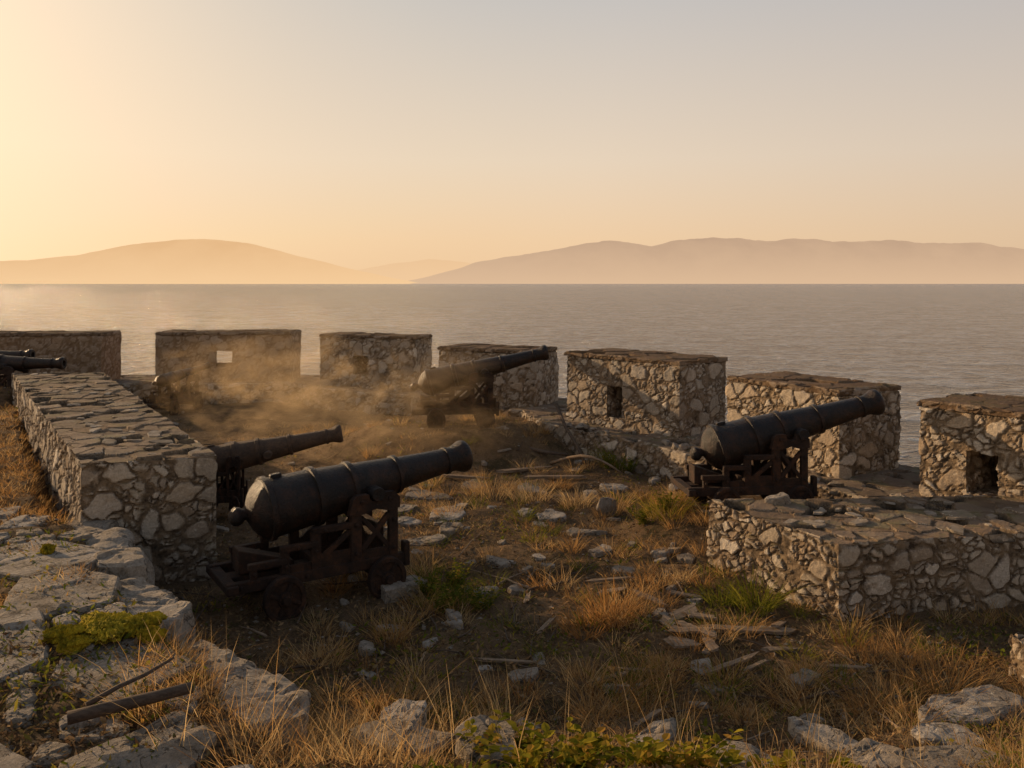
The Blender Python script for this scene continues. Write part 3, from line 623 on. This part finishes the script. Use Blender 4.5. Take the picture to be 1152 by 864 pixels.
def build_cannon():
    root=bpy.data.objects.new('cannon',None); COL.objects.link(root)
    bm=bmesh.new()
    prof=[(-1.45,0),(-1.445,.045),(-1.42,.08),(-1.375,.098),(-1.335,.085),(-1.305,.058),(-1.285,.055),(-1.268,.09),(-1.245,.145),(-1.215,.20),(-1.18,.245),(-1.14,.28),(-1.10,.302),(-1.095,.330),(-1.045,.332),(-1.035,.306),(-.95,.303),(-.60,.288),(-.592,.312),(-.54,.312),(-.53,.280),(-.2,.252),(-.192,.272),(-.14,.272),(-.13,.238),(0,.228),(.35,.194),(.357,.211),(.40,.211),(.408,.182),(.75,.157),(1.0,.140),(1.006,.157),(1.035,.157),(1.042,.138),(1.12,.142),(1.18,.164),(1.23,.184),(1.265,.184),(1.285,.175),(1.30,.16),(1.30,.088),(1.27,.08),(.9,.078),(.9,0)]
    lathe(bm,prof,64)
    lathe(bm,[(-.40,.068),(-.39,.074),(.39,.074),(.40,.068)],24,'Y',(0,0,-.05))
    box(bm,-1.0,-.88,-.035,.035,.29,.335,.01)
    bmesh.ops.recalc_face_normals(bm,faces=bm.faces[:])
    ba=bm_obj('barrel',bm,M_iron,True,root); sharp_smooth(ba.data); ba.location=(.5,0,1.14)
    bm=bmesh.new()
    for u in (-.58,.58):
        box(bm,u-.07,u+.07,-.40,.40,.18,.325); lathe(bm,[(-.56,.04),(-.555,.045),(.555,.045),(.56,.04)],16,'Y',(u,0,.225))
    box(bm,-1.1,.15,-.10,.10,.335,.40); box(bm,.55,.63,-.285,.285,.40,.75); box(bm,-1.15,-1.03,-.42,.42,.33,.41); box(bm,-.15,-.08,-.285,.285,.34,.46)
    ca=bm_obj('carriage',bm,M_carr,False,root)
    q=bmesh.new()
    vs=[q.verts.new(p) for p in ((-.95,-.12,.42),(-.35,-.12,.42),(-.35,.12,.42),(-.95,.12,.42),(-.95,-.12,.66),(-.35,-.12,.47),(-.35,.12,.47),(-.95,.12,.66))]
    for fidx in ((0,1,2,3),(4,5,6,7),(0,1,5,4),(1,2,6,5),(2,3,7,6),(3,0,4,7)): q.faces.new([vs[i] for i in fidx])
    bmesh.ops.recalc_face_normals(q,faces=q.faces[:]); bmesh.ops.bevel(q,geom=q.edges[:],offset=.008,segments=1,affect='EDGES')
    bm_obj('quoin',q,M_carr,False,ca)
    for sgn in (-1,1):
        b=bmesh.new()
        def bx(u0,u1,z0,z1,t=.035,rot=None): box(b,u0,u1,sgn*.335-t,sgn*.335+t,z0,z1,.007,rot)
        bx(-1.14,.90,.315,.425,.04)
        bx(-.90,-.83,.42,.55,.031); bx(-.92,-.52,.52,.58,.037)
        bx(-.58,-.49,.42,.67,.031); bx(-.58,-.16,.64,.70,.038)
        bx(-.25,-.14,.42,.80,.031); bx(-.24,.24,.77,.835,.037)
        bx(.20,.33,.42,1.0,.032); bx(.66,.77,.42,1.0,.032)
        bx(-.54,-.14,.41,.50,.015); bx(-.2,.26,.41,.56,.016); bx(.26,.72,.41,.52,.017)
        bx(-.2,.28,.60,.66,.02,-.6); bx(.26,.74,.66,.72,.024,-.8); bx(.26,.74,.663,.717,.021,.8)
        prof2=[(.18,.90),(.22,1.06),(.28,1.10),(.41,1.10),(.425,1.05),(.46,1.02),(.54,1.02),(.575,1.05),(.59,1.10),(.72,1.10),(.79,1.03),(.79,.92),(.66,.90),(.5,.94),(.34,.90)]
        y0=sgn*.295; y1=sgn*.375
        A=[b.verts.new((u,y0,z)) for u,z in prof2]; B=[b.verts.new((u,y1,z)) for u,z in prof2]; n=len(A)
        b.faces.new(A); b.faces.new(B[::-1])
        for k in range(n): b.faces.new((A[k],B[k],B[(k+1)%n],A[(k+1)%n]))
        box(b,.84,.91,min(y0,y1)-.01,max(y0,y1)+.01,.28,.54,.01)
        yo=sgn*.37
        for (u,z) in ((.265,.8),(.265,.5),(.715,.8),(.715,.5),(-.86,.48),(-.53,.5),(-.2,.6),(-1.0,.37),(-.3,.37),(.45,.37),(.66,1.03),(.32,1.03),(-.1,.80),(-.4,.67)):
            lathe(b,[(yo-sgn*.02,.02),(yo+sgn*.02,.02),(yo+sgn*.027,.012)],8,'Y',(u,0,z))
        bmesh.ops.recalc_face_normals(b,faces=b.faces[:])
        bm_obj('cheek',b,M_carr,False,ca)
    b=bmesh.new()
    lathe(b,[(-.05,0),(-.05,.04),(-.05,.07),(-.022,.08),(-.022,.165),(-.04,.175),(-.04,.215),(-.03,.224),(.03,.224),(.04,.215),(.04,.175),(.022,.165),(.022,.08),(.05,.07),(.05,.04),(.05,0)],44,'Y')
    lathe(b,[(-.075,.02),(-.07,.03),(.07,.03),(.075,.02)],14,'Y')
    for k in range(4):
        for sg in (-1,1):
            c=bmesh.new(); box(c,.07,.17,sg*.03-.008,sg*.03+.008,-.018,.018,.004); bmesh.ops.rotate(c,verts=c.verts[:],cent=(0,0,0),matrix=Matrix.Rotation(k*math.pi/2,3,'Y'))
            me=bpy.data.meshes.new('t'); c.to_mesh(me); c.free(); b.from_mesh(me); bpy.data.meshes.remove(me)
    bmesh.ops.recalc_face_normals(b,faces=b.faces[:])
    me=bpy.data.meshes.new('wheel'); b.to_mesh(me); b.free(); me.materials.append(M_carr)
    for u in (-.58,.58):
        for sgn in (-1,1):
            w=bpy.data.objects.new('wheel',me); COL.objects.link(w); w.parent=ca; w.location=(u,sgn*.47,.225); w.rotation_euler=(0,random.uniform(0,1),0)
    return root
def clone(o,par=None):
    c=o.copy(); COL.objects.link(c)
    if par is not None: c.parent=par; c.matrix_parent_inverse=o.matrix_parent_inverse.copy()
    for ch in list(o.children): clone(ch,c)
    return c
c0=build_cannon()
def place(c,x,y,z,rz,elev,s,label,thin=1,cs=1,cx=0,mat=None):
    c.location=(x,y,z); c.rotation_euler=(0,0,math.radians(rz)); c.scale=(s,s,s)
    for ch in c.children:
        if ch.name.startswith('barrel'):
            ch.rotation_euler=(0,-math.radians(elev),0); ch.scale=(1,thin,thin)
            if mat: ch.material_slots[0].link='OBJECT'; ch.material_slots[0].material=mat
        elif cs!=1: ch.scale=(cs,1,1); ch.location=(cx,0,0)
    tag(c,label,'cannon','old cannons on the battery')
src=[c0]+[clone(c0) for _ in range(6)]
place(src[0],-2.04,9.03,-.02,33,7,1,'black iron cannon on stepped truck carriage by the low wall',1,.94,.02)
place(src[1],3.16,11.08,.33,6,14.5,.96,'black iron cannon raised over the parapet beside ruined block',.97,.85,-.08)
place(src[2],-1.10,17.15,.38,6,14,1.04,'dark iron cannon aimed over the parapet in drifting dust',.82,.8,.05)
place(src[3],-3.85,12.05,.02,11,11,.8,'smaller brown iron cannon emerging behind the low wall',.88,.4,-.26,M_irondust)
place(src[4],-11.8,19.2,.4,1,0,.95,'dark iron cannon behind the far end of the wall',.8)
place(src[5],-13.5,21,.4,0,2,.95,'dark iron cannon behind the far end of the wall',.8)
place(src[6],-8.3,20.9,.12,75,6,.8,'cannon seen from behind in thick dust near merlon',.6)
# ------------------------------------------------------------------ sea and hills
def mat_sea():
    t=NT('sea_water'); P=t.coord('Object')
    mp=t.n('ShaderNodeMapping'); mp.inputs['Scale'].default_value=(.8,1,1); mp.inputs['Rotation'].default_value=(0,0,.4); t.l(P,mp.inputs[0])
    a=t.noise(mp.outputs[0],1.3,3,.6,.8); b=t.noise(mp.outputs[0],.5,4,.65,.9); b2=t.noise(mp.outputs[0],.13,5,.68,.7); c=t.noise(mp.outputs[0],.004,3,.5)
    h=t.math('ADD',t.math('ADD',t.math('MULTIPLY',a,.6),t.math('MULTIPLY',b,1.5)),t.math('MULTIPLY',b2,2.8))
    # sky reflection contrast of wave facets painted into base colour: dark troughs, pale crests
    painted_sheen=t.math('ADD',t.math('MULTIPLY',b,.55),t.math('MULTIPLY',b2,.45))
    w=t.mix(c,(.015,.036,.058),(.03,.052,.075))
    w=t.mix(t.ramp(painted_sheen,[(.45,0.0),(.57,1.0)]),w,(.27,.335,.40))
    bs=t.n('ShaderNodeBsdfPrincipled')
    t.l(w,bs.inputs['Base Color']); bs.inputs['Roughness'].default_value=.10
    bs.inputs['IOR'].default_value=1.33
    n=t.n('ShaderNodeBump'); n.inputs['Strength'].default_value=1; n.inputs['Distance'].default_value=1.7; t.l(h,n.inputs['Height']); t.l(n.outputs[0],bs.inputs['Normal'])
    t.l(bs.outputs[0],t.out.inputs[0]); return t.m
V=[(-60000,-200,-12),(60000,-200,-12),(60000,90000,-12),(-60000,90000,-12)]
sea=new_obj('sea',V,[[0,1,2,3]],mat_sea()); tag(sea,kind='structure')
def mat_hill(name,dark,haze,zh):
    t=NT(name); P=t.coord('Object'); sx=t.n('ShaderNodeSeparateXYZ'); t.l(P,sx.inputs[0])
    f=t.ramp(t.math('DIVIDE',sx.outputs[2],zh),[(0.,1.0),(.5,.5),(1,0.0)])  # aerial haze painted into the colour, thickest at the foot; the hills emit it
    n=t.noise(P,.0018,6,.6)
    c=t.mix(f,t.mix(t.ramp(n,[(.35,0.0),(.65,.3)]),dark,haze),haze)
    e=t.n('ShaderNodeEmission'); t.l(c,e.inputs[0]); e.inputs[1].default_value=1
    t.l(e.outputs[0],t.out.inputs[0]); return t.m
def hill(dist,prof,depth,mat,seed,rg=.0036):
    xs=np.linspace(prof[0][0],prof[-1][0],420); hs=np.interp(xs,[p[0] for p in prof],[p[1] for p in prof])
    k=np.ones(7)/7; hs=np.convolve(np.pad(hs,3,mode='edge'),k,'valid')
    nz=fbm(np.stack([xs*26,xs*0,xs*0],1),5,seed)*rg*np.clip(hs/.03,0,1); hs=np.maximum(hs+nz,0)
    V=[];R=9
    for j in range(R):
        t=j/(R-1)
        for x,h in zip(xs,hs):
            yy=dist+depth*(t-.5)*2; V.append((x*dist,yy,-14+(h*dist+14)*math.sin(math.pi*t)**.8 if 0<t<1 else -14))
    n=len(xs); Fc=[[j*n+i,j*n+i+1,(j+1)*n+i+1,(j+1)*n+i] for j in range(R-1) for i in range(n-1)]
    ob=new_obj('hills',V,Fc,mat,True); tag(ob,kind='structure')
pf=lambda L:[((a-576)/960,(318-b)/960) for a,b in L]
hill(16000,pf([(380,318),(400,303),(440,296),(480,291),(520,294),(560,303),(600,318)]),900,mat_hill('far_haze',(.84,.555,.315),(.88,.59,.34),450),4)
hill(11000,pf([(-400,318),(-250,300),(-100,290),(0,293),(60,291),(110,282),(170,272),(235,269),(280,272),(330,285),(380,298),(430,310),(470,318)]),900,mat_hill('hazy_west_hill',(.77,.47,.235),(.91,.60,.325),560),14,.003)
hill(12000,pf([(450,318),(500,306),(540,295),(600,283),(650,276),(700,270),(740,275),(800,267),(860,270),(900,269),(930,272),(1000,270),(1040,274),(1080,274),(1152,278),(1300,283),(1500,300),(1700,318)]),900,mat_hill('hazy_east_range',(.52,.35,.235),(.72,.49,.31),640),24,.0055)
# ------------------------------------------------------------------ dust
def dust(c,h,dens,seed,ns=.9,lo=.46,hi=.66):
    bm=bmesh.new(); bmesh.ops.create_icosphere(bm,subdivisions=3,radius=1)
    for v in bm.verts: v.co=(v.co.x*h[0],v.co.y*h[1],v.co.z*h[2])
    t=NT('dust_volume'); P=t.coord('Object')
    mp=t.n('ShaderNodeMapping'); mp.inputs['Scale'].default_value=(1/h[0],1/h[1],1/h[2]); t.l(P,mp.inputs[0])
    L=t.n('ShaderNodeVectorMath',operation='LENGTH'); t.l(mp.outputs[0],L.inputs[0])
    fall=t.ramp(L.outputs['Value'],[(.1,1.0),(.95,0.0)])
    off=t.n('ShaderNodeMapping'); off.inputs['Location'].default_value=(seed*3.1,seed,0); off.inputs['Rotation'].default_value=(0,.7,0); off.inputs['Scale'].default_value=(.7,.5,1.3); t.l(P,off.inputs[0])
    n=t.ramp(t.noise(off.outputs[0],ns,6,.68,1.8),[(lo,0.0),(hi,1.0)])
    d=t.math('MULTIPLY',t.math('MULTIPLY',fall,n),dens)
    v=t.n('ShaderNodeVolumePrincipled'); v.inputs['Color'].default_value=(1,.74,.44,1); v.inputs['Anisotropy'].default_value=.6
    t.l(d,v.inputs['Density']); t.l(v.outputs[0],t.out.inputs['Volume'])
    ob=bm_obj('dust_cloud',bm,t.m); ob.location=c; tag(ob,'drifting sunlit dust over the gun court','dust',kind='stuff')
dust((-3.3,15.8,1.0),(4.0,2.4,1.7),.62,1,1.15,.48,.66)
dust((-5.9,20.3,1.1),(3.6,1.9,1.4),.26,3,1.1)
dust((-.9,15.6,.5),(2.2,1.1,.9),.55,5,1.3)
# ------------------------------------------------------------------ light
AZ=55; EL=13
sd=Vector((-math.sin(math.radians(AZ))*math.cos(math.radians(EL)),math.cos(math.radians(AZ))*math.cos(math.radians(EL)),math.sin(math.radians(EL))))
w=bpy.data.worlds.new("World"); scene.world=w; w.use_nodes=True
t=NT.__new__(NT); t.t=w.node_tree; t.t.nodes.clear()
sky=t.n('ShaderNodeTexSky'); sky.sky_type='NISHITA'; sky.sun_disc=False; sky.sun_elevation=math.radians(EL); sky.sun_rotation=math.radians(-AZ)
sky.dust_density=4; sky.air_density=1.2; sky.ozone_density=1
G=t.coord('Generated'); sx=t.n('ShaderNodeSeparateXYZ'); t.l(G,sx.inputs[0])
elev=t.ramp(sx.outputs[2],[(0,(.94,.63,.36)),(.05,(.94,.66,.40)),(.14,(.86,.69,.51)),(.31,(.62,.575,.525)),(.55,(.28,.33,.40)),(1,(.12,.155,.22))])
dt=t.n('ShaderNodeVectorMath',operation='DOT_PRODUCT'); t.l(G,dt.inputs[0]); dt.inputs[1].default_value=tuple(sd)
side=t.ramp(dt.outputs['Value'],[(0,(.82,.84,.91)),(.5,(.97,.975,1)),(.95,(1.0,1.0,.97))])
col=t.mix(1.0,elev,side,'MULTIPLY')
gl=t.math('POWER',t.math('MAXIMUM',dt.outputs['Value'],0.0),9.0)
col=t.mix(gl,col,(1.6,1.15,.70))
col=t.mix(1.0,col,9.3,'MULTIPLY')
nsk=t.mix(1.0,sky.outputs[0],4.0,'DARKEN'); nsk=t.mix(1.0,nsk,.08,'MULTIPLY')
col=t.mix(1.0,col,nsk,'ADD')
bg=t.n('ShaderNodeBackground'); t.l(col,bg.inputs[0]); bg.inputs[1].default_value=.1
wo=t.n('ShaderNodeOutputWorld'); t.l(bg.outputs[0],wo.inputs[0])
L=bpy.data.lights.new('sun','SUN'); L.energy=5; L.angle=math.radians(.6); L.color=(1,.68,.38)
lo=bpy.data.objects.new('sun',L); COL.objects.link(lo); lo.rotation_euler=sd.to_track_quat('Z','Y').to_euler(); lo.location=(-20,20,20)
# ------------------------------------------------------------------ camera
cd=bpy.data.cameras.new('camera'); cd.lens=30; cd.sensor_width=36; cd.shift_y=-114/1152; cd.clip_end=200000; cd.clip_start=.05
cam=bpy.data.objects.new('camera',cd); COL.objects.link(cam); cam.location=(0,0,3.3); cam.rotation_euler=(math.radians(90),0,0)
scene.camera=cam
scene.view_settings.view_transform='Standard'; scene.view_settings.look='None'; scene.view_settings.exposure=0
